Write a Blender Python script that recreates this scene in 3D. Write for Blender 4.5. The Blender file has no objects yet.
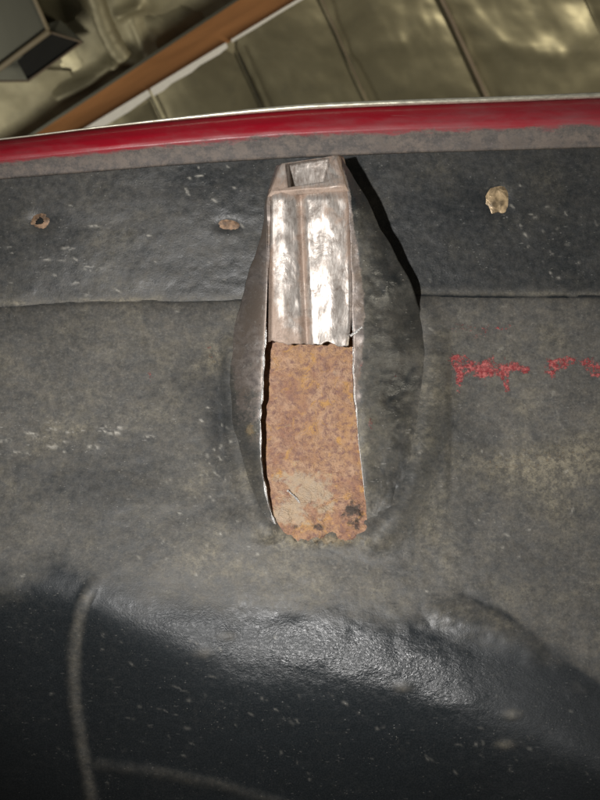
import bpy, math, random
import numpy as np
from mathutils import Vector

# ---------------------------------------------------------------- camera
random.seed(4); RS = np.random.RandomState(7)
SC = bpy.context.scene
COL = SC.collection
PITCH = math.radians(38)
CAM = np.array([0.0, 0.0, 1.25])
RX = np.array([1.0, 0.0, 0.0])
FW = np.array([0.0, math.cos(PITCH), math.sin(PITCH)])
UP = np.array([0.0, -math.sin(PITCH), math.cos(PITCH)])
D = 785.0            # distance camera -> reference plane of the car panel, in small units
S = 0.00089          # one small unit is 0.89 mm

cd = bpy.data.cameras.new('camera'); cam = bpy.data.objects.new('camera', cd); COL.objects.link(cam)
cam.location = CAM; cam.rotation_euler = (math.pi/2 + PITCH, 0, 0)
cd.sensor_fit = 'VERTICAL'; cd.sensor_height = 36; cd.lens = 36*785/800
cd.clip_start = 0.02; cd.clip_end = 60
cd.dof.use_dof = True; cd.dof.focus_distance = 0.63; cd.dof.aperture_fstop = 9.5
SC.camera = cam
# ---------------------------------------------------------------- world, lamps, exposure
w = bpy.data.worlds.new('World'); SC.world = w; w.use_nodes = True
w.node_tree.nodes['Background'].inputs[0].default_value = (1.0, 0.93, 0.78, 1)
w.node_tree.nodes['Background'].inputs[1].default_value = 0.035
SC.view_settings.view_transform = 'Standard'; SC.view_settings.look = 'None'
SC.view_settings.exposure = 0; SC.view_settings.gamma = 1; SC.view_settings.use_curve_mapping = False

def aim(o, target):
    o.rotation_euler = (Vector(target) - o.location).to_track_quat('-Z', 'Y').to_euler()
def lamp(name, kind, loc, target, power, col, **kw):
    l = bpy.data.lights.new(name, kind); o = bpy.data.objects.new(name, l); COL.objects.link(o)
    o.location = loc; l.energy = power; l.color = col
    for k, v in kw.items(): setattr(l, k, v)
    aim(o, target); return o
def toW(px, py, wv):
    """point seen at photo pixel (px,py) standing wv units in front of the reference plane"""
    px = np.asarray(px, float); py = np.asarray(py, float); wv = np.asarray(wv, float)
    z = D - wv
    u = (px-300)*z/D; v = (400-py)*z/D
    return CAM + (u[..., None]*RX + v[..., None]*UP + z[..., None]*FW)*S
flash_loc = CAM + (-0.115)*RX + 0.012*UP + 0.0*FW
lamp('camera_flash', 'SPOT', flash_loc, toW(300, 370, 60), 21, (1.0, 0.975, 0.95),
     spot_size=math.radians(84), spot_blend=0.9, shadow_soft_size=0.006)
# unseen fill, added to light the foil ceiling from below
lamp('ceiling_fill_right', 'AREA', (1.6, 0.9, 1.5), (0.3, 1.9, 4.0), 30, (1.0, 0.92, 0.74), shape='RECTANGLE', size=1.1, size_y=0.16)
lamp('ceiling_fill_left', 'AREA', (-2.2, 2.6, 1.9), (0.0, 1.8, 4.0), 20, (1.0, 0.95, 0.82), shape='RECTANGLE', size=0.8, size_y=0.8)  # second added fill, no window here; lifts the ceiling and beam strip

# ---------------------------------------------------------------- maths helpers
def hashn(ix, iy, seed):
    n = (ix.astype(np.int64)*374761393 + iy.astype(np.int64)*668265263 + seed*2147483647) & 0xffffffff
    n = ((n ^ (n >> 13))*1274126177) & 0xffffffff
    n = (n ^ (n >> 16)) & 0xffffffff
    return n/4294967295.0
def vnoise(x, y, seed=0):
    ix = np.floor(x); iy = np.floor(y); fx = x-ix; fy = y-iy
    fx = fx*fx*fx*(fx*(fx*6-15)+10); fy = fy*fy*fy*(fy*(fy*6-15)+10)
    a = hashn(ix, iy, seed); b = hashn(ix+1, iy, seed); c = hashn(ix, iy+1, seed); d = hashn(ix+1, iy+1, seed)
    return (a+(b-a)*fx)*(1-fy)+(c+(d-c)*fx)*fy*1.0
def fbm(x, y, seed=0, o=4, g=0.5):
    s = 0; a = 1; t = 0
    for k in range(o):
        s = s + a*(vnoise(x*2**k+13.7*k, y*2**k-7.1*k, seed+k)-0.5); t += a; a *= g
    return s/t*2
def sst(a, b, x):
    t = np.clip((x-a)/(b-a), 0, 1); return t*t*(3-2*t)
def crv(pts, t):
    """smooth curve through (t,value) keys"""
    p = np.array(pts, float); X = p[:, 0]; Y = p[:, 1]
    m = np.gradient(Y, X)
    t = np.asarray(t, float); i = np.clip(np.searchsorted(X, t)-1, 0, len(X)-2)
    h = X[i+1]-X[i]; s = np.clip((t-X[i])/h, 0, 1)
    r = (2*s**3-3*s**2+1)*Y[i]+(s**3-2*s**2+s)*h*m[i]+(-2*s**3+3*s**2)*Y[i+1]+(s**3-s**2)*h*m[i+1]
    r = np.where(t < X[0], Y[0]+(t-X[0])*m[0], r); r = np.where(t > X[-1], Y[-1]+(t-X[-1])*m[-1], r)
    return r
def pdist(x, y, pts):
    best = np.full(np.shape(x), 1e9)
    for (x0, y0), (x1, y1) in zip(pts[:-1], pts[1:]):
        dx, dy = x1-x0, y1-y0
        t = np.clip(((x-x0)*dx+(y-y0)*dy)/(dx*dx+dy*dy), 0, 1)
        best = np.minimum(best, np.hypot(x-x0-t*dx, y-y0-t*dy))
    return best
def blob(x, y, cx, cy, rx, ry): return np.exp(-(((x-cx)/rx)**2+((y-cy)/ry)**2))

# ---------------------------------------------------------------- object helpers
def root(name, loc, label, cat):
    o = bpy.data.objects.new(name, None); COL.objects.link(o); o.location = loc
    o.empty_display_size = 0.05
    o['label'] = label; o['category'] = cat; return o
def origin(o):
    p = np.zeros(3)
    while o is not None: p += np.array(o.location); o = o.parent
    return p
def link(name, verts, faces, mat, parent=None, uv=None, attrs=None, smooth=True):
    base = origin(parent) if parent is not None else np.zeros(3)
    verts = np.asarray(verts, float).reshape(-1, 3)
    off = np.zeros(3)
    me = bpy.data.meshes.new(name)
    me.from_pydata((verts-base-off).tolist(), [], faces if isinstance(faces, list) else faces.tolist())
    if uv is not None:
        l = me.uv_layers.new(name='surf')
        vi = np.empty(len(me.loops), np.int32); me.loops.foreach_get('vertex_index', vi)
        l.data.foreach_set('uv', np.asarray(uv, np.float32).reshape(-1, 2)[vi].ravel())
    for k, v in (attrs or {}).items():
        a = me.attributes.new(k, 'FLOAT', 'POINT'); a.data.foreach_set('value', np.asarray(v, np.float32).ravel())
    if smooth: me.polygons.foreach_set('use_smooth', [True]*len(me.polygons))
    me.materials.append(mat); me.update()
    o = bpy.data.objects.new(name, me); COL.objects.link(o)
    if parent is not None: o.parent = parent
    return o
def gfaces(n, m, flip=False):
    i, j = np.meshgrid(np.arange(n-1), np.arange(m-1), indexing='ij')
    a = (i*m+j).ravel(); b = a+1; c = a+m+1; d = a+m
    return np.stack([a, d, c, b] if not flip else [a, b, c, d], 1)
def grid(name, PX, PY, W, mat, parent=None, attrs=None, smooth=True, keep=None):
    n, m = PX.shape
    f = gfaces(n, m)
    if keep is not None:
        k = keep.ravel(); f = f[k[f].all(1)]
    return link(name, toW(PX, PY, W), f, mat, parent, np.stack([PX/100, PY/100], -1), attrs, smooth)
def solid(o, t, off=-1.0):
    m = o.modifiers.new('thickness', 'SOLIDIFY'); m.thickness = t*S; m.offset = off; return o
def tube(name, pts, rad, mat, parent, seg=8, jit=0.0):
    """pts: world points; rad: radius in small units, scalar or list"""
    P = np.asarray(pts, float); n = len(P); rad = np.broadcast_to(np.asarray(rad, float), (n,))
    T = np.gradient(P, axis=0); T /= np.linalg.norm(T, axis=1)[:, None]+1e-12
    A = np.cross(T, FW); A /= np.linalg.norm(A, axis=1)[:, None]+1e-9; B = np.cross(T, A)
    V = []
    for i in range(n):
        for k in range(seg):
            a = 2*math.pi*k/seg; r = rad[i]*S*(1+jit*(random.random()-.5))
            V.append(P[i]+r*(math.cos(a)*A[i]+math.sin(a)*B[i]))
    F = [[i*seg+k, i*seg+(k+1) % seg, (i+1)*seg+(k+1) % seg, (i+1)*seg+k] for i in range(n-1) for k in range(seg)]
    F += [list(range(seg))[::-1], [(n-1)*seg+k for k in range(seg)]]
    uv = np.array([[i*0.03, k*0.05] for i in range(n) for k in range(seg)])
    return link(name, V, F, mat, parent, uv)

# ---------------------------------------------------------------- materials
class Mat:
    def __init__(s, name):
        s.m = bpy.data.materials.new(name); s.m.use_nodes = True
        s.t = s.m.node_tree; s.n = s.t.nodes; s.b = s.n['Principled BSDF']
        s._uv = None
    def lk(s, a, b): s.t.links.new(a, b)
    def new(s, k, **kw):
        n = s.n.new(k)
        for a, v in kw.items(): setattr(n, a, v)
        return n
    def inp(s, sock, v):
        if v is None: return
        if hasattr(v, 'is_linked') or isinstance(v, bpy.types.NodeSocket): s.lk(v, sock)
        else:
            sock.default_value = (*v, 1) if isinstance(v, tuple) and len(v) == 3 and sock.type == 'RGBA' else v
    def uv(s, sx=1, sy=1):
        if s._uv is None: s._uv = s.new('ShaderNodeUVMap', uv_map='surf').outputs[0]
        mp = s.new('ShaderNodeMapping'); mp.inputs['Scale'].default_value = (sx, sy, 1); s.lk(s._uv, mp.inputs[0])
        return mp.outputs[0]
    def noise(s, sc, det=4, ro=.5, dist=0, sx=1, sy=1):
        n = s.new('ShaderNodeTexNoise'); s.lk(s.uv(sx, sy), n.inputs['Vector'])
        n.inputs['Scale'].default_value = sc; n.inputs['Detail'].default_value = det
        n.inputs['Roughness'].default_value = ro; n.inputs['Distortion'].default_value = dist
        return n.outputs[0]
    def vor(s, sc, feat='F1', out=0, sx=1, sy=1):
        n = s.new('ShaderNodeTexVoronoi', feature=feat); s.lk(s.uv(sx, sy), n.inputs['Vector']); n.inputs['Scale'].default_value = sc
        return n.outputs[out]
    def attr(s, name): return s.new('ShaderNodeAttribute', attribute_name=name).outputs['Fac']
    def ramp(s, v, a, b, c=0., d=1.):
        n = s.new('ShaderNodeMapRange', interpolation_type='SMOOTHSTEP'); s.lk(v, n.inputs[0])
        for i, x in zip((1, 2, 3, 4), (a, b, c, d)): n.inputs[i].default_value = x
        return n.outputs[0]
    def math(s, op, a, b=0.0, clamp=False):
        n = s.new('ShaderNodeMath', operation=op, use_clamp=clamp); s.inp(n.inputs[0], a); s.inp(n.inputs[1], b); return n.outputs[0]
    def mix(s, f, a, b):
        n = s.new('ShaderNodeMix', data_type='RGBA'); s.inp(n.inputs[0], f); s.inp(n.inputs[6], a); s.inp(n.inputs[7], b); return n.outputs[2]
    def mixf(s, f, a, b):
        n = s.new('ShaderNodeMix', data_type='FLOAT'); s.inp(n.inputs[0], f); s.inp(n.inputs[2], a); s.inp(n.inputs[3], b); return n.outputs[0]
    def bump(s, h, dist, strength=1.0, prev=None):
        n = s.new('ShaderNodeBump'); s.lk(h, n.inputs['Height']); n.inputs['Distance'].default_value = dist*S
        s.inp(n.inputs['Strength'], strength)
        if prev is not None: s.lk(prev, n.inputs['Normal'])
        return n.outputs[0]
    def out(s, col=None, rough=None, metal=None, normal=None, spec=None, coat=None):
        s.inp(s.b.inputs['Base Color'], col); s.inp(s.b.inputs['Roughness'], rough); s.inp(s.b.inputs['Metallic'], metal)
        if normal is not None: s.lk(normal, s.b.inputs['Normal'])
        s.inp(s.b.inputs['Specular IOR Level'], spec)
        if coat: s.b.inputs['Coat Weight'].default_value = coat; s.b.inputs['Coat Roughness'].default_value = 0.12
        return s.m

def coating():
    """black undercoat; attributes dust, red, tan, wrk (wrinkled)"""
    m = Mat('undercoat')
    n1 = m.noise(2.2, 7, .68); n2 = m.noise(14, 7, .72); n3 = m.noise(60, 3, .6); n4 = m.noise(9, 8, .78, .3, .8, 1.0); gn = m.noise(38, 5, .75)
    dust = m.attr('dust')
    var = m.math('ADD', m.math('MULTIPLY', m.math('SUBTRACT', n1, .5), .8), m.math('MULTIPLY', m.math('SUBTRACT', n2, .5), 1.3))
    dd = m.math('ADD', dust, m.math('MULTIPLY', var, m.math('MULTIPLY', m.math('ADD', dust, .15), 1.3)), True)
    black = m.mix(m.ramp(n3, .35, .7), (.013, .0165, .019), (.025, .029, .032))
    grey = m.mix(m.ramp(n4, .35, .68), (.115, .113, .105), (.165, .150, .124))
    grey = m.mix(m.ramp(n3, .5, .72, 0, .25), grey, (.05, .05, .05))
    grey = m.mix(m.ramp(m.math('ADD', m.noise(1.3, 5, .65), m.math('MULTIPLY', m.attr('tan'), .5)), .46, .8), grey, m.mix(m.ramp(m.noise(13, 7, .8), .42, .58), (.15, .135, .105), (.34, .30, .215)))
    grey = m.mix(m.ramp(m.noise(4, 7, .75), .52, .68, 0, .35), grey, (.055, .056, .055))
    grey = m.mix(m.ramp(gn, .52, .70, 0, .6), grey, (.045, .046, .046))
    grey = m.mix(m.ramp(gn, .49, .32, 0, .55), grey, (.26, .245, .215))
    black = m.mix(m.ramp(gn, .56, .74, 0, .45), black, (.06, .064, .066))
    c = m.mix(dd, black, grey)
    # pale scuffs and crumbs of grit, denser where attribute "scuff" is high
    sc = m.attr('scuff')
    v = m.vor(22, 'F1', 0, .8, 1.3); v2 = m.vor(9, 'F1', 0, .5, 1.9)
    gate = m.ramp(m.noise(7, 3, .6), .50, .64)
    sm = m.math('MULTIPLY', m.ramp(v, .22, .1), m.math('MULTIPLY', gate, m.math('ADD', sc, .12)), True)
    sm2 = m.math('MULTIPLY', m.ramp(v2, .16, .05), m.math('MULTIPLY', m.ramp(m.noise(30, 2), .42, .55), sc), True)
    c = m.mix(m.math('MULTIPLY', sm, .6), c, (.30, .29, .26)); c = m.mix(m.math('MULTIPLY', sm2, .4), c, (.40, .39, .36))
    grit = m.math('MULTIPLY', m.ramp(m.noise(75, 2, .5), .665, .73), m.ramp(m.noise(2.6, 5, .7), .50, .66))
    c = m.mix(m.math('MULTIPLY', grit, m.ramp(m.noise(22, 2), .35, .65, .1, .8)), c, (.42, .40, .36))
    c = m.mix(m.math('MULTIPLY', m.attr('scr'), m.ramp(m.noise(35, 3, .7), .3, .55, .35, 1.0), True), c, (.42, .40, .35))
    # flaked red overspray
    rn = m.math('ADD', m.math('MULTIPLY', m.noise(9, 7, .8), .75), m.math('MULTIPLY', m.noise(30, 5, .75), .25))
    red = m.ramp(m.math('ADD', rn, m.math('MULTIPLY', m.math('MINIMUM', m.attr('red'), 1.0), .155)), .60, .67)
    red = m.math('MULTIPLY', red, m.ramp(m.attr('red'), .04, .2))
    c = m.mix(m.math('MULTIPLY', red, .85), c, m.mix(m.ramp(m.noise(28, 4, .7), .4, .64), (.28, .025, .03), (.62, .16, .15)))
    tn = m.ramp(m.math('ADD', m.noise(20, 7, .8), m.math('MULTIPLY', m.attr('tan'), .45)), .72, .86)
    c = m.mix(m.math('MULTIPLY', tn, .8), c, m.mix(m.noise(33, 3), (.16, .10, .05), (.36, .30, .20)))
    st = m.mix(m.ramp(n2, .38, .64), (.38, .33, .30), (.19, .165, .155))
    st = m.mix(m.ramp(n1, .42, .62), st, (.25, .20, .165))
    st = m.mix(m.math('MULTIPLY', m.ramp(m.noise(17, 8, .85, .6, 1, .6), .54, .66), .6), st, (.62, .59, .55))
    bm = m.ramp(m.math('ADD', m.attr('bare'), m.math('MULTIPLY', m.math('SUBTRACT', m.noise(9, 6, .75), .5), 1.3)), .36, .66)
    bm = m.math('MULTIPLY', bm, m.ramp(m.attr('bare'), .0, .15))
    c = m.mix(bm, c, m.mix(m.math('MULTIPLY', tn, .8), st, (.40, .28, .13)))
    rough = m.mixf(bm, m.mixf(dd, m.math('ADD', m.mixf(m.ramp(n2, .35, .65), .27, .39), m.math('MULTIPLY', m.attr('dull'), .32)), .70), .5)
    h = m.math('ADD', m.math('MULTIPLY', m.noise(11, 5, .6), 1.0), m.math('MULTIPLY', n3, .35))
    b = m.bump(h, 6, m.mixf(m.attr('wrk'), .12, .05))
    wv = m.noise(30, 3, .6, 1.0, .8, 1.2)
    b = m.bump(wv, 7, m.math('MULTIPLY', m.attr('wrk'), .17), b)
    b = m.bump(m.math('ADD', red, m.math('ADD', tn, sm)), 1.2, .5, b)
    return m.out(c, rough, m.math('MULTIPLY', bm, .4), b, .5)
def rust(name='rusty_steel'):
    m = Mat(name)
    a = m.noise(3.2, 6, .6, .6); b_ = m.noise(18, 6, .68); e = m.noise(70, 3, .6)
    c = m.mix(m.ramp(m.noise(1.6, 6, .7, 1.), .36, .62), (.44, .24, .165), (.61, .365, .20))
    c = m.mix(m.ramp(m.noise(3.5, 8, .78, .6), .42, .66), c, (.68, .45, .30))
    c = m.mix(m.math('MULTIPLY', m.ramp(m.noise(6.5, 8, .78, .4), .53, .64), .5), c, (.27, .145, .10))
    c = m.mix(m.ramp(b_, .42, .68), c, (.34, .20, .165))
    c = m.mix(m.ramp(m.noise(6, 8, .75, 1.0), .53, .66), c, (.70, .40, .15))
    c = m.mix(m.math('MULTIPLY', m.ramp(e, .55, .7), .4), c, (.17, .09, .07))
    pale = m.ramp(m.math('ADD', m.noise(6, 6, .65, .5), m.math('MULTIPLY', m.attr('pale'), .38)), .68, .82)
    c = m.mix(m.math('MULTIPLY', pale, .8), c, m.mix(b_, (.60, .42, .24), (.66, .60, .50)))
    gr = m.ramp(m.math('ADD', m.noise(8, 5, .65), m.math('MULTIPLY', m.attr('grime'), .6)), .78, .95)
    c = m.mix(m.math('MULTIPLY', gr, .9), c, (.075, .072, .068))
    bmp = m.bump(m.math('ADD', b_, m.math('MULTIPLY', e, .5)), 5, .7)
    return m.out(c, m.mixf(m.ramp(b_, .4, .6), .62, .42), .25, bmp, .5)
def bare():
    m = Mat('bare_steel')
    a = m.noise(3.0, 5, .6, .5, 1.4, .7); g = m.noise(24, 4, .6, 0, 2.2, .5); f = m.noise(60, 3, .6)
    r = m.attr('rustk')
    rm = m.ramp(m.math('ADD', m.noise(5, 7, .72, .8, 1, .6), m.math('MULTIPLY', r, .5)), .56, .80)
    c = m.mix(m.ramp(g, .3, .7), (.38, .335, .30), (.60, .555, .51))
    c = m.mix(m.math('MULTIPLY', rm, .8), c, m.mix(f, (.27, .17, .115), (.44, .33, .26)))
    c = m.mix(m.math('MULTIPLY', m.ramp(m.noise(11, 5, .6), .6, .72), .45), c, (.30, .27, .25))
    c = m.mix(m.math('MULTIPLY', m.ramp(m.noise(9, 8, .8, .5), .50, .62), .55), c, (.20, .15, .12))
    h = m.math('ADD', m.math('MULTIPLY', a, 2.2), m.math('ADD', m.math('MULTIPLY', g, .16), m.math('MULTIPLY', f, .05)))
    return m.out(c, m.mixf(rm, m.mixf(m.ramp(a, .4, .62), .33, .5), .62), m.mixf(rm, .55, .25), m.bump(h, 3.2, .16), .5)
def redpaint():
    m = Mat('red_paint')
    k = m.attr('edge')      # 0 red paint .. 1 dusty primer underside
    n = m.noise(8, 5, .65, 0, .35, 2.0); n2 = m.noise(40, 4, .6)
    f = m.ramp(m.math('ADD', k, m.math('MULTIPLY', m.math('SUBTRACT', m.noise(5, 8, .75, 0, .5, 1.4), .5), 1.1)), .36, .62)
    scr = m.math('MULTIPLY', m.ramp(m.noise(14, 3, .5, 0, .12, 3), .66, .74), .4)
    red = m.mix(scr, (.34, .006, .018), (.42, .15, .15))
    red = m.mix(m.math('MULTIPLY', m.ramp(n2, .6, .75), .25), red, (.2, .03, .04))
    prim = m.mix(m.ramp(n, .3, .7), (.125, .11, .10), (.075, .068, .064))
    prim = m.mix(m.math('MULTIPLY', m.ramp(n2, .5, .7), .4), prim, (.23, .19, .18))
    du = m.math('MULTIPLY', m.ramp(m.math('ADD', m.noise(3, 6, .7, 0, .4, 1.5), m.math('MULTIPLY', k, .5)), .45, .85), .55)
    du = m.math('ADD', du, m.attr('fade'), True)
    red = m.mix(du, red, (.27, .11, .115))
    prim = m.mix(m.ramp(m.noise(6, 8, .78), .42, .62), prim, (.19, .155, .13))
    prim = m.mix(m.math('MULTIPLY', m.ramp(m.noise(3, 7, .75), .55, .72), .6), prim, (.05, .045, .045))
    return m.out(m.mix(f, red, prim), m.mixf(f, .38, .7), 0., m.bump(m.math('ADD', n2, n), 1.0, m.mixf(f, .08, .4)), .5)
def simple(name, col, rough, metal=0, nsc=10, var=.35, bump=.2, bd=2, spec=.5, sx=1, sy=1):
    m = Mat(name); n = m.noise(nsc, 5, .6, .3, sx, sy)
    c = m.mix(m.ramp(n, .3, .7), tuple(x*(1-var) for x in col), tuple(min(1, x*(1+var)) for x in col))
    return m.out(c, rough, metal, m.bump(n, bd, bump), spec)
def foil(ro=.36, me=.75):
    m = Mat('foil_insulation')
    n = m.noise(1.1, 5, .55, .6); n2 = m.noise(5, 4, .6)
    c = m.mix(m.ramp(n, .35, .65), (.32, .29, .19), (.45, .41, .27))
    c = m.mix(m.math('MULTIPLY', m.ramp(n2, .5, .75), .35), c, (.22, .21, .16))
    return m.out(c, m.mixf(n2, ro-.05, ro+.06), me, m.bump(n, 10, .2), .5)

M_COAT = coating(); M_RUST = rust(); M_BARE = bare(); M_SIDE = M_COAT; M_RED = redpaint()
M_TRIM = simple('bright_trim_metal', (.72, .69, .55), .38, .6, 12, .2, .2, 1)
M_EDGE = simple('freshly_cut_steel', (.75, .74, .72), .3, .6, 30, .3, .6, 2)
M_FOIL = foil(); M_FOIL2 = foil(.55, .35)
M_WOOD = simple('stained_timber', (.50, .23, .09), .5, 0, 2.0, .22, .15, 6, .5, .4, 1.5)
M_WHITE = simple('white_strip_material', (.90, .87, .82), .4, 0, 5, .05, .2, 4)
M_BATTEN = simple('brown_batten', (.20, .155, .11), .6, 0, 6, .3, .3, 4)
M_DARK = simple('dark_void', (.008, .008, .007), .9, 0, 5, .2, 0)
M_DUCT = simple('dull_sheet_metal', (.11, .11, .085), .5, .5, 1.5, .2, .15, 6)
M_TAN = simple('exposed_filler', (.46, .34, .20), .35, .3, 12, .65, .5, 3)
M_RSPOT = simple('rust_spot_material', (.24, .15, .09), .6, .1, 14, .6, .4, 2)
M_WELD = simple('weld_scale', (.13, .10, .08), .5, .5, 25, .6, .8, 3)

# ================================================================ CAR BODY
body = root('car_body', tuple(toW(300, 400, 0)), 'dark undercoated car body panel with red painted edge and cut open steel bracket', 'car body')

TOP = [(-160, 152), (0, 140), (100, 128), (200, 117), (300, 108), (400, 103.5), (500, 100), (600, 96), (760, 90)]
LIPB = [(-160, 193), (0, 179), (100, 171), (200, 163), (300, 157), (400, 153), (500, 150), (600, 147), (760, 142)]
SEAM = [(-160, 311), (0, 308), (100, 304.5), (240, 302), (330, 299), (420, 297), (500, 298), (600, 298.5), (760, 300)]
SHO = [(-160, 584), (0, 588), (60, 596), (120, 622), (200, 655), (300, 683), (400, 704), (460, 718), (520, 732), (600, 768), (760, 850)]
RFOOT = [(424, 318), (428, 345), (430, 380), (427, 420), (419, 455), (408, 490), (396, 515), (376, 538)]
LFOOT = [(232, 350), (229, 380), (231, 420), (237, 455), (247, 490), (257, 515), (268, 532)]

def w_flange(x, y):
    t = (crv(SEAM, x)-y)
    return -2 - 0.03*t + 1.4*fbm(x/70, y/50, 5, 3) + .25*fbm(x/9, y/9, 8, 2)
def w_panel(x, y):
    t = y-crv(SEAM, x)
    sh = crv(SHO, x)
    k = crv([(-160, 8), (90, 8), (180, 15), (260, 23), (400, 26), (480, 17), (600, 9), (760, 8)], x)
    wv = .40*t - 5*np.exp(-np.clip(t, 0, None)/5)
    q = (y-sh)/k
    wv = wv - .86*k*np.logaddexp(0, q)
    wv += 3.0*fbm(x/120, y/90, 21, 3) + .6*fbm(x/14, y/12, 25, 2)*(1-.75*np.exp(-((y-sh+20)/50)**2))
    # crumpled undercoat over the shoulder
    wr = np.exp(-((y-(sh-12))/42)**2)*sst(60, 230, x)
    wv += wr*(.16*fbm((x+.5*y)/11, (y-.55*x)/7, 31, 2)+.3*fbm(x/30, y/18, 35, 2))
    # folded rib, lower left, and a second one
    ys = np.clip(y, 575, 900)
    rib = crv([(575, 99), (600, 86), (640, 77), (690, 76), (740, 83), (790, 92), (900, 108)], ys)
    wv += 3.8*np.exp(-((x-rib)/6.5)**2)*sst(572, 600, y)
    d2 = pdist(x, y, [(100, 762), (150, 768), (220, 782), (300, 806)])
    wv += 2*np.exp(-(d2/6)**2)
    # overlapping crease at the right
    d3 = pdist(x, y, [(462, 596), (505, 616), (548, 648), (575, 672), (640, 730)])
    wv -= 1.3*np.exp(-(d3/7)**2)*(.2+.8*vnoise(x/30, y/30, 77))
    d4 = pdist(x, y, [(440, 612), (490, 628), (530, 652)])
    wv += 4*np.exp(-(d4/12)**2)
    # pressed edge right of the bracket, dip left of it
    wv += 3.5*sst(451, 442, x)*sst(325, 360, y)*sst(520, 470, y)*sst(400, 415, x)
    wv -= 6*blob(x, y, 226, 420, 14, 60)
    wv += 7*blob(x, y, 255, 528, 26, 16) + 5*blob(x, y, 392, 520, 26, 22)
    wv += 11*np.exp(-(pdist(x, y, RFOOT)/15)**2)+6*np.exp(-(pdist(x, y, LFOOT)/9)**2)
    wv += blob(x, y, 325, 538, 52, 13)*(5*fbm(x/9, y/8, 151, 3)+1)
    for cx, cy, a in ((402, 686, 5), (512, 714, 6), (505, 742, 3), (420, 655, 3), (228, 636, 4), (206, 652, 3)):
        wv += a*.22*blob(x, y, cx, cy, 9, 4)
    return wv

step = 1.5
def strokes(x, y, lst):
    """pale scratches and chips: (cx, cy, length, angle, width, strength)"""
    o = np.zeros_like(x)
    for cx, cy, L, an, wd, st in lst:
        i = np.where((np.abs(x[:, 0]-cx) < L+6))[0]
        if len(i) == 0: continue
        i0, i1 = i[0], i[-1]+1
        j = np.where(np.abs(y[i0, :]-cy) < L+8)[0]
        if len(j) == 0: continue
        j0, j1 = j[0], j[-1]+1
        xx_, yy_ = x[i0:i1, j0:j1]-cx, y[i0:i1, j0:j1]-cy
        u = xx_*math.cos(an)+yy_*math.sin(an); v = -xx_*math.sin(an)+yy_*math.cos(an)
        v = v+.9*fbm((u+cx)/5, u*0+cy, 161, 2)
        br = sst(.30, .55, vnoise((u+cx)/2.6, v/2.5+cy, 163))
        o[i0:i1, j0:j1] = np.maximum(o[i0:i1, j0:j1], st*np.exp(-(u/(L*.5))**4-(v/wd)**2)*br)
    return o
R2 = random.Random(11)
ST = []
def cluster(n, cx, cy, sx, sy, L=(3, 12), an=0., da=.25, wd=(.7, 1.4), st=(.4, 1)):
    for _ in range(n): ST.append((R2.gauss(cx, sx), R2.gauss(cy, sy), R2.uniform(*L), an+R2.gauss(0, da), R2.uniform(*wd), R2.uniform(*st)))
cluster(16, 45, 438, 32, 10, (4, 14), 0, .05, (.8, 1.5), (.7, 1.2)); cluster(3, 108, 432, 8, 3, (8, 14), 0, .05, (1., 1.6), (.9, 1.2))
cluster(24, 100, 265, 50, 25, (3, 12), -.15, .3, (.6, 1.3), (.4, .9)); cluster(14, 232, 180, 20, 22, (3, 9), .3, .4, (.6, 1.3), (.5, 1))
cluster(26, 222, 460, 14, 34, (2, 6), .2, .8, (.7, 1.5), (.4, 1)); cluster(20, 545, 225, 36, 36, (2, 7), .3, .8, (.6, 1.2), (.3, .8))
cluster(45, 300, 450, 190, 90, (2, 7), .2, .8, (.6, 1.3), (.25, .8)); cluster(12, 500, 430, 50, 50, (3, 8), -.5, .5, (.7, 1.6), (.3, .7))
cluster(40, 330, 720, 140, 32, (3, 9), .5, .5, (.7, 1.8), (.08, .32)); cluster(14, 110, 655, 30, 28, (2, 6), .4, .6, (.6, 1.4), (.1, .35))
cluster(20, 480, 740, 60, 30, (3, 8), .4, .5, (.7, 2.0), (.08, .32)); cluster(26, 300, 565, 120, 16, (2, 6), 0, .6, (.6, 1.4), (.3, .8))
cluster(8, 170, 690, 60, 30, (10, 24), .35, .2, (.6, .9), (.12, .3)); cluster(8, 330, 400, 200, 60, (12, 30), .1, .9, (.5, .8), (.15, .35))
# upper flange
nx = int(900/step); ny = 110
xs = np.linspace(-150, 750, nx)
X = np.repeat(xs[:, None], ny, 1)
tt = np.linspace(0, 1, ny)[None, :]
y0 = crv(LIPB, X)-6; y1 = crv(SEAM, X)+1.2*fbm(X/16, X*0, 3, 3)
Y = y0+(y1-y0)*tt
Wf = w_flange(X, Y)
tfl = (y1-Y)
Wf = Wf + (1.0+1.6*sst(180, 420, X))*np.exp(-tfl/3.0)*sst(.3, .62, .5+fbm(X/40, X*0+3, 44, 3))
pits = [(40, 221, 13, 10), (228, 225, 13, 6), (498, 200, 13, 15), (190, 177, 18, 7)]
for cx, cy, rx, ry in pits[:3]: Wf -= 3.6*blob(X, Y, cx, cy, rx*.9, ry*.9)
dust = .22+.20*fbm(X/160, Y/80, 51, 4) + .10*sst(1, 12, 13-tfl) - .12*blob(X, Y, 190, 178, 40, 12)
dust += .16*sst(260, 120, X) + .35*np.exp(-((tfl-5)/4)**2)
dust -= .6*np.exp(-(tfl/1.6)**2)  # dark seam crack and its shadow line, put into the dust mask
scuff = .25+.5*blob(X, Y, 90, 260, 80, 40)+.5*blob(X, Y, 540, 235, 60, 30)
tan = .22*np.exp(-((tfl-4)/3)**2)
grid('upper_flange', X, Y, Wf, M_COAT, body, dict(dust=dust, scuff=scuff, tan=tan, scr=strokes(X, Y, ST), red=X*0, wrk=.1+.5*sst(380, 560, X)))

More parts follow.
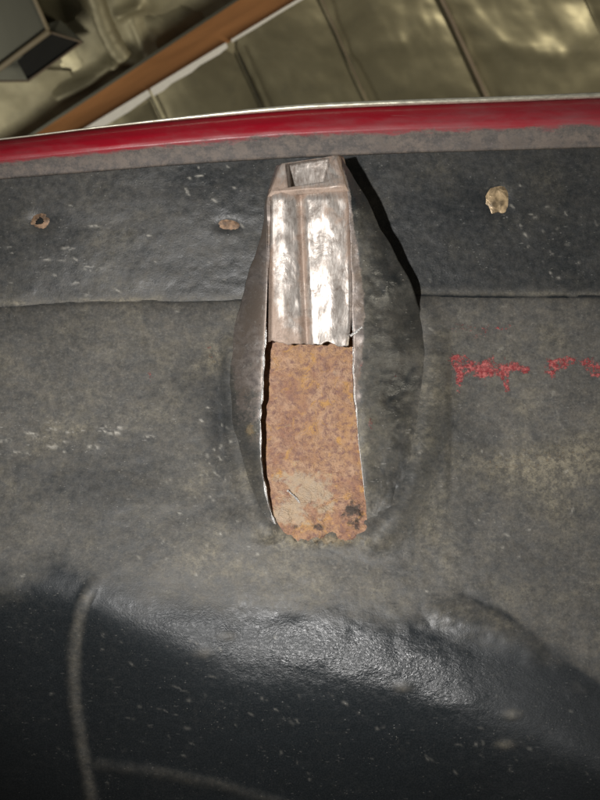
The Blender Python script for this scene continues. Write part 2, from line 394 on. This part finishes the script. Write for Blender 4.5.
# lower panel
ny = int(660/step)
X = np.repeat(xs[:, None], ny, 1)
y0 = crv(SEAM, X)-2
Y = y0+(960-y0)*np.linspace(0, 1, ny)[None, :]
Wp = w_panel(X, Y)
yd = crv([(-160, 556), (0, 562), (60, 568), (120, 592), (200, 602), (300, 608), (380, 616), (440, 618), (500, 632), (560, 664), (620, 705), (760, 790)], X)
edge = 15*fbm(X/35, Y/25, 61, 4)
dust = sst(22, -20, Y-yd+edge)*(.72+.28*fbm(X/110, Y/80, 66, 4))
dust *= 1-.5*blob(X, Y, 222, 415, 16, 55)-.2*blob(X, Y, 225, 430, 40, 80)-.35*blob(X, Y, 420, 440, 60, 80)
dust -= .22*sst(420, 480, Y)*sst(300, 120, X)*sst(600, 500, Y)
t = Y-crv(SEAM, X)
dust -= (.35+.45*sst(150, 400, X))*np.exp(-(t/2.0)**2)  # panel side of the seam: crack and shadow line darkened via dust
ys = np.clip(Y, 575, 900)
rib = crv([(575, 99), (600, 86), (640, 77), (690, 76), (740, 83), (790, 92), (900, 108)], ys)
dust += .7*np.exp(-((X-rib)/5)**2)*sst(572, 600, Y)
d2 = pdist(X, Y, [(100, 762), (150, 768), (220, 782), (300, 806)])
dust += .28*np.exp(-(d2/5)**2)
d3 = pdist(X, Y, [(462, 596), (505, 616), (548, 648), (575, 672), (640, 730)])
dust -= .4*np.exp(-(d3/6)**2)*vnoise(X/22, Y/22, 79)*1.6  # shade of the crease painted in by lowering dust
dust -= .14*blob(X, Y, 250, 580, 200, 30); dust += .3*blob(X, Y, 5, 580, 26, 20)
for cx, cy in ((402, 686), (512, 714), (505, 742), (228, 636), (206, 652)): dust += .5*blob(X, Y, cx, cy, 9, 4)
scuff = .3+1.3*blob(X, Y, 60, 435, 120, 26)+.4*blob(X, Y, 180, 520, 120, 50)+.35*blob(X, Y, 540, 440, 60, 60)
red = sum(1.25*blob(X, Y, *b_) for b_ in [(458, 376, 6, 17), (455, 362, 7, 7), (468, 366, 9, 7), (478, 374, 10, 9), (491, 368, 9, 9), (503, 374, 7, 9), (506, 386, 3, 9), (513, 366, 8, 5), (524, 371, 7, 4), (549, 372, 7, 6), (558, 366, 10, 8), (569, 363, 7, 4), (586, 365, 6, 7), (594, 374, 7, 6), (606, 370, 9, 7)]) + .45*blob(X, Y, 480, 332, 40, 8)+.4*blob(X, Y, 620, 370, 30, 8)+.55*blob(X, Y, 211, 352, 5, 7)+.6*blob(X, Y, 150, 378, 4, 5)
tan = .42*blob(X, Y, 560, 455, 70, 26)+.3*blob(X, Y, 490, 470, 40, 22)+.25*sst(560, 420, X)*blob(X, Y, 480, 615, 60, 14)+.5*blob(X, Y, 212, 360, 8, 14)+.3*blob(X, Y, 270, 535, 20, 8)+.8*blob(X, Y, 330, 541, 40, 7)
sh = crv(SHO, X)
wrk = np.clip(np.exp(-((Y-(sh-14))/48)**2)*sst(60, 220, X)+.6*sst(0, 60, Y-yd)*sst(420, 520, X), 0, 1)
wrk = np.clip(wrk+.35*sst(0, 30, Y-yd), 0, 1)
solid(grid('inner_panel', X, Y, Wp, M_COAT, body, dict(dust=np.clip(dust, 0, 1), scuff=scuff, tan=tan, scr=strokes(X, Y, ST), red=red, wrk=wrk, dull=sst(430, 530, X)+.45*sst(330, 180, X))), 3, -1)

# rolled red lip: profile swept along the edge
prof = [(-.10, -420, 0), (-.06, -140, 0), (-.02, -40, 0), (.0, -14, 0), (.05, -5, 0.02), (.14, 3, .05), (.28, 9, .1), (.42, 11.5, .22), (.52, 11, .38), (.60, 8.5, .55),
        (.72, 5.5, .75), (.86, 3, .9), (.96, 2.2, 1), (1.0, 0.5, 1), (1.02, -8, 1)]
pt = np.linspace(0, 1, 60); ki = np.linspace(0, 1, len(prof))
pv = np.interp(pt, ki, [p[0] for p in prof]); pw = np.interp(pt, ki, [p[1] for p in prof]); pe = np.interp(pt, ki, [p[2] for p in prof])
nx2 = 450; xx = np.linspace(-150, 750, nx2)[:, None]
X = np.repeat(xx, 60, 1); yt = crv(TOP, X); yb = crv(LIPB, X)
Y = yt+(yb-yt)*pv[None, :]; W = pw[None, :]+.7*fbm(X/60, Y/20, 71, 3)
# keep the outer skin below the line of sight of its top edge, sloping back and down
lip = grid('painted_lip', X, Y+np.where(pw < -14, 6, 0)[None, :], W, M_RED, body, dict(edge=pe[None, :]+0*X, fade=.28*sst(330, 640, X)))
# bright trim strip along the top edge
xx = np.linspace(-150, 750, 300)
yy = crv(TOP, xx)-.2
r = .9+2.0*sst(60, 330, xx)
tube('trim_strip', toW(xx, yy-.6, -1+.3*fbm(xx/9, xx*0, 2, 2)), r, M_TRIM, body, 10)

# exposed spots on the flange
def patch(name, cx, cy, rx, ry, mat, seed, h=1.6, rot=0):
    n, m = 8, 26; V = []; UVs = []
    for i in range(n+1):
        for j in range(m):
            a = 2*math.pi*j/m; q = (1+.62*fbm(np.array(math.cos(a)*2.4+seed), np.array(math.sin(a)*2.4), seed, 4))*i/n
            dx, dy = math.cos(a)*rx*q, math.sin(a)*ry*q
            x = cx+dx*math.cos(rot)-dy*math.sin(rot); y = cy+dx*math.sin(rot)+dy*math.cos(rot)
            wv = w_flange(np.array(x), np.array(y))-2.9+h*(1-(i/n)**3)+.8*float(fbm(np.array(x/5), np.array(y/5), seed, 3))*(i < n)-(2 if i == n else 0)
            V.append(toW(x, y, wv)); UVs.append((x/100, y/100))
    F = [[i*m+j, i*m+(j+1) % m, (i+1)*m+(j+1) % m, (i+1)*m+j][::-1] for i in range(n) for j in range(m)]
    return link(name, V, F, mat, body, UVs)
patch('exposed_filler_spot', 498, 200, 15, 19, M_TAN, 3, 2.6, -.3)
patch('rusted_plug_hole', 40, 221, 15, 11.5, M_RSPOT, 5, 1.6)
patch('bolt_hole', 40, 221, 5.0, 4.5, M_DARK, 9, 3.0)
patch('rust_chip', 229, 225, 19, 8.5, M_RSPOT, 12, 1.8, .35)

# ================================================================ BRACKET (welded housing, part of the body)
# rows: y, base x, base w (above y=300 the wall stands free of the flange), front-edge x, front-edge w
Lk = [(165, 277, 56, 280, 88), (180, 271, 54, 274.5, 96), (196, 265.5, 52, 268, 102.5), (225, 262, 42, 267.5, 104), (260, 253, 28, 267.5, 103), (300, 241, 10, 267, 102),
      (340, 233, 12, 265, 101), (380, 229, 28, 262.5, 101), (420, 231, 44, 260.5, 102), (455, 237, 57, 261, 103), (490, 247, 71, 265, 103), (515, 257, 82, 271, 102), (534, 268, 90, 279, 98)]
Rk = [(156, 339, 78, 336, 88), (172, 350, 78, 342.5, 97), (190, 361, 75, 347, 102), (220, 377, 68, 349.5, 104), (255, 396, 58, 351, 103), (285, 411, 46, 351.5, 102), (305, 420, 22, 352, 102), (318, 424, 8, 352.4, 102),
      (340, 426, 12, 353, 101), (380, 427, 28, 354, 101), (420, 423, 44, 357, 101), (455, 416, 57, 361, 101), (490, 406, 71, 364, 100), (515, 394, 82, 367, 98), (538, 378, 92, 370, 95)]
def wall(keys, side, n=150, m=46):
    k = np.array(keys, float); y = np.linspace(k[0, 0], k[-1, 0], n)
    c = [crv(k[:, [0, i]], y)[:, None] for i in (1, 2, 3, 4)]
    s = np.linspace(0, 1, m)[None, :]
    bl = sst(300, 350, y[:, None]); c[1] = c[1]*(1-bl)+bl*(w_panel(c[0], np.maximum(y[:, None], 305))-1.5)
    # rounded shell: steep near the base, flatter to the front edge
    xs_ = c[0]+(c[2]-c[0])*s
    ws_ = c[1]+(c[3]-c[1])*np.sin(s*math.pi/2)**(1.0 if side < 0 else .95)
    Yg = np.repeat(y[:, None], m, 1)
    k2 = sst(330, 400, Yg) if side > 0 else sst(410, 470, Yg)
    ws_ = ws_*(1-k2)+k2*(c[1]+(c[3]-c[1])*(.12*s+.88*sst(-.04, 1.02, s)))
    ws_ = np.where((s < .02) & (Yg > 340), np.minimum(ws_, w_panel(xs_, Yg)-3), ws_)
    edge_ = 1.3*fbm(y/26, y*0+side, 81, 3)[:, None]*s**6*sst(300, 345, y)[:, None]
    xs_ = xs_+edge_+2.5*fbm(y/25, y*0+3+side, 84, 3)[:, None]*(1-s)
    ws_ = ws_+1.8*fbm(xs_/22, Yg/26, 86+side, 4)*(1-s**8)
    if side > 0:
        ws_ += 4.0*fbm(xs_/13, Yg/11, 91, 5)*sst(0, .25, s)*(1-s**8)*sst(170, 240, Yg)
        sh_ = 3.0*blob(xs_, Yg, 366, 470, 8, 40); ws_ += sh_
    return xs_, Yg, ws_, s+0*Yg
xl, yl, wl, sl = wall(Lk, -1); xr, yr, wr_, sr = wall(Rk, 1)
def two(a, b): return np.concatenate([a.ravel(), b.ravel()])
PX = two(xl, xr); PY = two(yl, yr); PW = two(wl, wr_); SS = two(sl, sr)
isl = np.concatenate([np.ones(xl.size), np.zeros(xr.size)])
fa = gfaces(*xl.shape); fb = gfaces(*xr.shape, flip=True)+xl.size
barea = np.where(isl > 0, .50+.35*sst(430, 300, PY)-.55*blob(PX, PY, 240, 500, 26, 60)-.5*sst(.25, 0, SS)*sst(330, 400, PY), -.25+1.05*SS**6*sst(440, 390, PY)+.5*sst(205, 165, PY)+.55*SS**4*sst(340, 290, PY)+.9*sst(.72, .95, SS)*blob(PX, PY, 355, 310, 16, 45)+.35*sst(.6, .95, SS)*blob(PX, PY, 360, 460, 14, 50))
dust_shade = np.where(isl > 0, .6, (.32+.62*SS**2.2*sst(300, 350, PY)+.30*sst(.22, .0, SS)*sst(330, 380, PY)-.1*blob(PX, PY, 400, 400, 18, 90))+.45*fbm(PX/30, PY/40, 171, 3))  # right wall: dust also carries shading, light at front and foot, darker mid-slope
red = 1.2*blob(PX, PY, 357, 366, 5, 8)+.5*blob(PX, PY, 400, 375, 5, 4)+.5*blob(PX, PY, 370, 425, 4, 6)
tan = .9*blob(PX, PY, 250, 430, 6, 9)+.6*blob(PX, PY, 358, 455, 8, 12)+.4*blob(PX, PY, 362, 500, 8, 20)
bracket = link('bracket', toW(PX, PY, PW), np.concatenate([fa, fb]), M_SIDE, body, np.stack([PX/100, PY/100], -1), dict(bare=barea, red=red, tan=tan, dust=dust_shade, scuff=1.0+0*PX, wrk=.6+0*PX))
solid(bracket, 3.2, -1)

# front plate with pressed channels
n, m = 130, 90
yy = np.linspace(189, 343, n)[:, None]; s = np.linspace(0, 1, m)[None, :]
xl_ = crv([(185, 268.5), (260, 268.5), (345, 268)], yy); xr_ = crv([(185, 349), (260, 351), (325, 351), (345, 348)], yy)
X = xl_+(xr_-xl_)*s; Y = yy+0*s
Y = Y+sst(325, 343, Y)*(4.2*fbm(X/11, X*0, 95, 4)+2.5*sst(320, 346, X))
crease = crv([(185, 300), (260, 303), (345, 307)], Y)
W = 101+.02*(343-Y)-5*np.exp(-((X-crease)/4.0)**2)+2.2*np.exp(-((X-283)/9)**2)+2.4*np.exp(-((X-329)/11)**2)
W += 2*sst(200, 189, Y)*-2
W += 1.6*fbm(X/20, Y/30, 97, 2)+.22*fbm(X/7, Y/9, 99, 2)
W += 3.2*sst(322, 343, Y)*sst(318, 345, X)
W -= 6*sst(4, 0, X-xl_)+2*sst(3, 0, xr_-X)
rk = .55*np.exp(-((X-crease)/6)**2)+.5*sst(306, 335, Y)*sst(310, 290, X)+.45*sst(205, 190, Y)+.35*sst(8, 0, X-xl_)+.5*sst(9, 1, xr_-X)*sst(320, 220, Y)+.2*blob(X, Y, 335, 225, 14, 25)+.3*sst(295, 275, X)*sst(250, 320, Y)+.3*blob(X, Y, 272, 300, 6, 60)
solid(grid('front_plate', X, Y, W, M_BARE, bracket, dict(rustk=rk)), 1.6, -1)

# pocket head: frame round a recessed four sided pocket
def ring(pts, k):   # resample closed polygon into k points per side
    o = []
    for a, b in zip(pts, pts[1:]+pts[:1]):
        for i in range(k): o.append([a[q]+(b[q]-a[q])*i/k for q in range(3)])
    return np.array(o)
K = 14
back = [(281, 168, 60), (344, 157, 60), (352, 195, 60), (266, 202, 60)]
outer = [(279, 165.5, 92), (338.5, 154.5, 92), (348.5, 191, 103), (267.5, 197, 103)]
o2 = [(281.5, 163.5, 96), (335, 155.5, 96), (346, 186, 105.5), (271, 191.5, 105.5)]
inner = [(285, 163.5, 97), (330.5, 156.8, 97), (325, 181.5, 104), (287.5, 187.5, 104)]
i2 = [(286.5, 164.5, 94), (329.3, 158, 94), (324, 183, 98), (289.5, 188.5, 98)]
deep = [(289, 165.5, 80), (328.5, 159, 80), (322, 188, 66), (292, 193, 66)]
rings = [ring(p, K) for p in (back, outer, o2, inner, i2)]
# subdivide between rings
R = []
for a, b in zip(rings[:-1], rings[1:]):
    for i in range(5): R.append(a+(b-a)*i/5)
R.append(rings[-1])
R = np.array(R)
j = R[..., 0], R[..., 1]
R[..., 2] += 1.2*fbm(R[..., 0]/8, R[..., 1]/8, 101, 3)
R[..., 0] += .6*fbm(R[..., 0]/6, R[..., 1]/6+9, 103, 3)
nr, nk = R.shape[:2]
F = [[i*nk+q, i*nk+(q+1) % nk, (i+1)*nk+(q+1) % nk, (i+1)*nk+q][::-1] for i in range(nr-1) for q in range(nk)]
RR = R.reshape(-1, 3)
rk = .35+.35*sst(182, 192, RR[:, 1])+.3*sst(334, 345, RR[:, 0])+.2*sst(284, 276, RR[:, 0])
link('pocket_frame', toW(RR[:, 0], RR[:, 1], RR[:, 2]), F, M_BARE, bracket, RR[:, :2]/100, dict(rustk=rk))
a = ring(i2, K); b = ring(deep, K); c = ring([(305, 172, 76), (312, 171, 76), (311, 178, 72), (304, 179, 72)], K)
c = b*.35+c*.65
R = np.array([a+(b-a)*i/5 for i in range(5)]+[b+(c-b)*i/5 for i in range(6)])
R[..., 2] += .8*fbm(R[..., 0]/7, R[..., 1]/7, 105, 3)
nr = R.shape[0]
F = [[i*nk+q, i*nk+(q+1) % nk, (i+1)*nk+(q+1) % nk, (i+1)*nk+q][::-1] for i in range(nr-1) for q in range(nk)]
F.append([(nr-1)*nk+q for q in range(nk)][::-1])
RR = R.reshape(-1, 3)
link('pocket', toW(RR[:, 0], RR[:, 1], RR[:, 2]), F, M_BARE, bracket, RR[:, :2]/100, dict(rustk=RR[:, 0]*0-.25))

# rusted plate behind the cut-away opening
n, m = 150, 90
Y = np.linspace(318, 548, n)[:, None]+np.zeros((1, m)); X = np.linspace(0, 1, m)[None, :]+np.zeros((n, 1))
xa = crv([(318, 262), (345, 260), (400, 258), (450, 257), (490, 262), (515, 268), (535, 274), (548, 278)], Y); xb = crv([(318, 352), (345, 355), (400, 358), (450, 364), (490, 370), (515, 373), (548, 376)], Y)
X = xa+(xb-xa)*X
W = crv([(318, 70), (345, 72), (400, 75), (450, 79), (490, 87), (515, 97), (535, 102), (548, 97)], Y)
W += 2.6*fbm(X/28, Y/28, 111, 4)+.9*fbm(X/6, Y/6, 113, 3)
W += sst(480, 520, Y)*4.2*fbm(X/11, Y/9, 115, 3)+5*blob(X, Y, 352, 512, 14, 16)-3*sst(0, 14, X-352)*sst(450, 400, Y)
W += 2.2*np.exp(-(pdist(X, Y, [(292, 480), (312, 473), (345, 476), (362, 486)])/3)**2)
pale = 1.0*blob(X, Y, 305, 492, 34, 28)+.5*blob(X, Y, 285, 520, 20, 14)+.3*blob(X, Y, 290, 425, 30, 8)+.35*blob(X, Y, 330, 372, 20, 4)
gr = .8*blob(X, Y, 354, 512, 15, 17)+.3*sst(532, 545, Y)+.35*blob(X, Y, 300, 528, 40, 6)+.3*blob(X, Y, 315, 525, 30, 5)
grid('rusted_plate', X, Y, W, M_RUST, bracket, dict(pale=pale, grime=gr))
# bright raw edges left by the cutting disc
def edge(keys, y0, y1, dx, r0, seed):
    k = np.array(keys, float); y = np.linspace(y0, y1, 110)
    x = crv(k[:, [0, 3]], y)+dx+1.3*fbm(y/26, y*0+seed, 81, 3)*sst(300, 345, y); wv = crv(k[:, [0, 4]], y)-.4
    r = r0*np.clip(.75+1.3*fbm(y/9, y*0, seed+3, 3), .15, 1.3); r *= sst(y0-2, y0+10, y)*sst(y1+3, y1-10, y)*.8+.2
    tube('cut_edge', toW(x, y, wv), r, M_EDGE, bracket, 7, .3)
edge(Lk, 322, 528, .2, 1.05, -1); edge(Rk, 322, 500, 0, .75, 1)
# weld beads along the bracket's foot and a loose sliver of wire
def bead(name, pts, r, mat, lift=0, par=bracket):
    P = np.array(pts, float); tq = np.linspace(0, 1, len(P)); q = np.linspace(0, 1, 60)
    x = np.interp(q, tq, P[:, 0]); y = np.interp(q, tq, P[:, 1]); wv = np.interp(q, tq, P[:, 2])
    x = x+.8*fbm(q*14, q*0, 131, 3)
    return tube(name, toW(x, y, wv+lift), r*(1+.5*fbm(q*22, q*0+5, 133, 2)), mat, par, 8, .25)
bead('wire_sliver', [(287, 490, 92), (294, 496, 93.5), (300, 503, 94), (304, 508, 92)], .8, M_EDGE)
bead('metal_burr', [(350, 336, 102), (356, 332, 101), (362, 327, 98)], 1.3, M_EDGE)

# ================================================================ GARAGE CEILING
H = 3.75
def ray(px, py):
    px = np.asarray(px, float); py = np.asarray(py, float)
    d = ((px-300)/D)[..., None]*RX+((400-py)/D)[..., None]*UP+FW
    return d
def ceil_pt(px, py, drop=0.0):
    """point of the horizontal ceiling (lowered by drop metres) seen at a photo pixel"""
    d = ray(px, py); t = (H-np.asarray(drop)-CAM[2])/d[..., 2]
    return CAM+d*t[..., None]
cl = np.array([ceil_pt(x, y, -.06) for x, y in ((-500, 330), (1100, 330), (1100, -420), (-500, -420))])
ceiling = link('ceiling', cl, [[0, 1, 2, 3]], M_DARK, None, [(0, 0), (3, 0), (3, 3), (0, 3)], None, False)
ceiling['kind'] = 'structure'
def quad_grid(name, c, mat, parent, n=60, m=60, sag=.02, wr=.006, seed=1, folds=(), drop=0.0):
    """c: four photo pixels TL TR BR BL, the sheet hangs on the ceiling plane"""
    s = np.linspace(0, 1, n)[:, None]; t_ = np.linspace(0, 1, m)[None, :]
    c = np.array(c, float)
    P = (c[0]*(1-s[..., None])+c[1]*s[..., None])*(1-t_[..., None])+(c[3]*(1-s[..., None])+c[2]*s[..., None])*t_[..., None]
    W3 = ceil_pt(P[..., 0], P[..., 1], drop)
    dz = -sag*(4*s*(1-s))*(.6+.4*np.sin(t_*3))-wr*fbm(P[..., 0]/60, P[..., 1]/40, seed, 4)
    for pts, h_, wd in folds: dz -= h_*np.exp(-(pdist(P[..., 0], P[..., 1], pts)/wd)**2)
    W3[..., 2] += dz
    return link(name, W3, gfaces(n, m), mat, parent, np.stack([P[..., 0]/100, P[..., 1]/100], -1))
seams = [((40, -160), (165, 250)), ((110, -200), (176, 160)), ((130, -195), (286, 160)), ((226, -200), (394, 160)), ((345, -200), (518, 160)), ((500, -200), (640, 160)), ((640, -200), (790, 160)), ((800, -200), (980, 160))]
# sheets right of the beam
cs = [((60, -200), (95, 160)), ((140, -200), (176, 152)), ((112, -200), (284, 155)), ((224, -205), (393, 158)), ((342, -205), (517, 158)), ((502, -205), (650, 158)), ((650, -205), (800, 158))]
cs = [((-90, -205), (88, 158))] + [((8, -205), (178, 158))] + cs[2:]
fold = {
    3: [([(300, 60), (352, 52), (400, 40)], .006, 7), ([(330, 30), (395, 85)], .004, 9)],
    4: [([(455, 60), (500, 40), (560, 55)], .008, 9), ([(400, 28), (430, 22), (448, 30)], .01, 6), ([(452, 45), (478, 98)], .012, 5)],
    5: [([(530, 0), (566, 96)], .03, 10), ([(560, -20), (600, 60)], .03, 8), ([(545, 20), (575, 96)], .012, 4)],
}
for i, (a, b) in enumerate(zip(cs[:-1], cs[1:])):
    quad_grid('foil_sheet', [a[0], (b[0][0]+3, b[0][1]), (b[1][0]+3, b[1][1]), a[1]], M_FOIL, ceiling, 70, 70, .012+.004*(i % 2), .010, 200+i, fold.get(i, ()), .004*(i % 2))
# thin battens / taped joints along the seams
def bar(name, pts, wid, thick, mat, parent, drop=.03, tilt=0):
    """flat bar along photo pixel line pts; wid, thick in metres"""
    P = np.array([ceil_pt(x, y, drop) for x, y in pts]); V = []; F = []
    n = len(P); T = np.gradient(P, axis=0); T /= np.linalg.norm(T, axis=1)[:, None]
    Z = np.array([0, 0, 1.]); A = np.cross(T, Z)
    for i in range(n):
        for a, z in ((-1, 0), (1, 0), (1, 1), (-1, 1)): V.append(P[i]+A[i]*a*wid/2+Z*z*thick)
    for i in range(n-1):
        for k in range(4): F.append([i*4+k, i*4+(k+1) % 4, (i+1)*4+(k+1) % 4, (i+1)*4+k][::-1])
    F += [[0, 1, 2, 3], [(n-1)*4+k for k in (3, 2, 1, 0)]]
    uv = [(i*.3, k*.2) for i in range(n) for k in range(4)]
    return link(name, V, F, mat, parent, uv, None, False)
bar('seam_batten', [(398, -90), (446, 8), (470, 60), (489, 102), (500, 130)], .010, .02, M_BATTEN, ceiling, .045)
bar('seam_batten', [(238, 54), (266, 116), (280, 150)], .004, .006, M_DARK, ceiling, .03)
bar('seam_batten', [(150, 96), (167, 132)], .004, .006, M_DARK, ceiling, .03)
bar('seam_batten', [(285, -80), (322, 0), (368, 104), (380, 130)], .004, .006, M_BATTEN, ceiling, .03)

# roof beam running diagonally
beam = root('roof_beam', tuple(ceil_pt(np.array(150.), np.array(70.), .2)), 'orange brown timber roof beam with white lower strip crossing the foil ceiling', 'beam')
def beam_pts(a, b, n=12): return [(a[0]+(b[0]-a[0])*i/(n-1), a[1]+(b[1]-a[1])*i/(n-1)) for i in range(n)]
def prism(name, quads, mat, parent):
    """quads: list of (pixel, drop) rings of 4 -> lofted prism"""
    V = [ceil_pt(np.array(float(x)), np.array(float(y)), d) for ring_ in quads for x, y, d in ring_]
    n = len(quads); F = []
    for i in range(n-1):
        for k in range(4): F.append([i*4+k, i*4+(k+1) % 4, (i+1)*4+(k+1) % 4, (i+1)*4+k])
    F += [[3, 2, 1, 0], [(n-1)*4+k for k in range(4)]]
    return link(name, V, F, mat, parent, [(i*.8, k*.5) for i in range(n) for k in range(4)], None, False)
up = lambda x: 130-(x-38)*(130/197.)          # upper edge line of the beam in the photo
lo = lambda x: 130-(x-84)*(.605)              # lower edge line
prism('timber', [[(x, up(x), .10), (x+44, lo(x+44), .16), (x+46, lo(x+46)-2, .01), (x+3, up(x)-2, .01)] for x in (-150, -50, 38, 140, 240, 380, 520)], M_WOOD, beam)
prism('edge_rail', [[(x, up(x)-1.0, .125), (x+2.4, up(x+2.4)+2.6, .125), (x+2.4, up(x+2.4)+2.6, .095), (x, up(x)-1.0, .095)] for x in (-150, -50, 38, 140, 240, 380, 520)], M_DUCT, beam)
def strip(x0, x1, w0, w1):
    q = []
    for i in range(9):
        x = x0+(x1-x0)*i/8; w_ = (w0+(w1-w0)*i/8)*(1+.15*math.sin(i*2.1))
        q.append([(x, lo(x)-1.5, .172), (x+w_*.45, lo(x)+w_*.75, .165), (x+w_*.45, lo(x)+w_*.75, .150), (x, lo(x)-1.5, .150)])
    prism('white_strip', q, M_WHITE, beam)
strip(-40, 148, 13, 7); strip(150, 226, 8, 5); strip(231, 420, 2, 2)

# left of the beam: sheets, a boxed duct with open hatch, a foil wrapped pipe
quad_grid('foil_sheet', [(-120, -160), (45, -160), (62, 100), (-60, 160)], M_FOIL2, ceiling, 50, 50, .01, .02, 301, ([([(0, 120), (60, 100)], .01, 10)], )[0], .0)
quad_grid('foil_sheet', [(40, -160), (230, -160), (235, 60), (30, 160)], M_FOIL2, ceiling, 70, 70, .01, .014, 303,
          [([(60, 92), (90, 78), (118, 55)], .04, 6), ([(120, 12), (140, 2)], .03, 5), ([(118, 55), (150, 60)], .03, 7), ([(135, 20), (150, 60)], .02, 6)], .006)
quad_grid('foil_sheet', [(-80, 60), (70, 70), (110, 190), (-80, 190)], M_FOIL2, ceiling, 50, 50, .012, .012, 305, (), .012)
duct = root('ceiling_duct', tuple(ceil_pt(np.array(20.), np.array(50.), .2)), 'dull grey boxed duct with open dark hatch beside the timber beam', 'duct')
prism('duct_box', [[(-160, -120, .02), (-160, -120, .14), (-60, 112, .14), (-60, 112, .02)], [(8, -90, .02), (8, -90, .14), (47, 30, .14), (47, 30, .02)]], M_DUCT, duct)
prism('duct_side', [[(-70, 60, .10), (-70, 60, .04), (-70, 82, .04), (-70, 82, .10)], [(60, 20, .10), (60, 20, .04), (84, 42, .04), (28, 82, .10)]], M_DUCT, duct)
# hatch: frame of four rails round a black opening
hq = [(17, 61), (50, 32), (82, 42), (28, 81)]
prism('hatch_opening', [[(hq[0][0], hq[0][1], .135), (hq[1][0], hq[1][1], .135), (hq[1][0], hq[1][1], .12), (hq[0][0], hq[0][1], .12)], [(hq[3][0], hq[3][1], .135), (hq[2][0], hq[2][1], .135), (hq[2][0], hq[2][1], .12), (hq[3][0], hq[3][1], .12)]], M_DARK, duct)
M_RAIL = simple('pale_rail', (.30, .25, .17), .55, 0, 6, .25, .2, 4)
def rail(name, a, b, r, mat, par, drop):
    q = np.linspace(0, 1, 8); P = [ceil_pt(np.array(a[0]+(b[0]-a[0])*s_), np.array(a[1]+(b[1]-a[1])*s_), drop) for s_ in q]
    return tube(name, P, r, mat, par, 8)
rail('hatch_rail', (-60, 112), (49, 31), 11, M_RAIL, duct, .15)
rail('hatch_rail', (48, 30), (8, -60), 7, M_RAIL, duct, .15)
rail('hatch_rail', hq[1], hq[2], 4, M_BATTEN, duct, .145)
rail('hatch_rail', hq[2], hq[3], 4, M_BATTEN, duct, .145)
rail('hatch_rail', hq[3], (-60, 82), 4, M_BATTEN, duct, .145)
pipe = root('foil_wrapped_pipe', tuple(ceil_pt(np.array(105.), np.array(30.), .12)), 'short crumpled foil wrapped pipe running to the timber beam', 'pipe')
q = np.linspace(0, 1, 40); px = np.interp(q, [0, .55, .8, 1], [78, 103, 112, 124]); py = np.interp(q, [0, .55, .8, 1], [-60, 22, 42, 58])
tube('pipe_wrap', ceil_pt(px, py, .13), 34*(1+.16*fbm(q*9, q*0, 141, 3)), M_FOIL2, pipe, 14, .12)
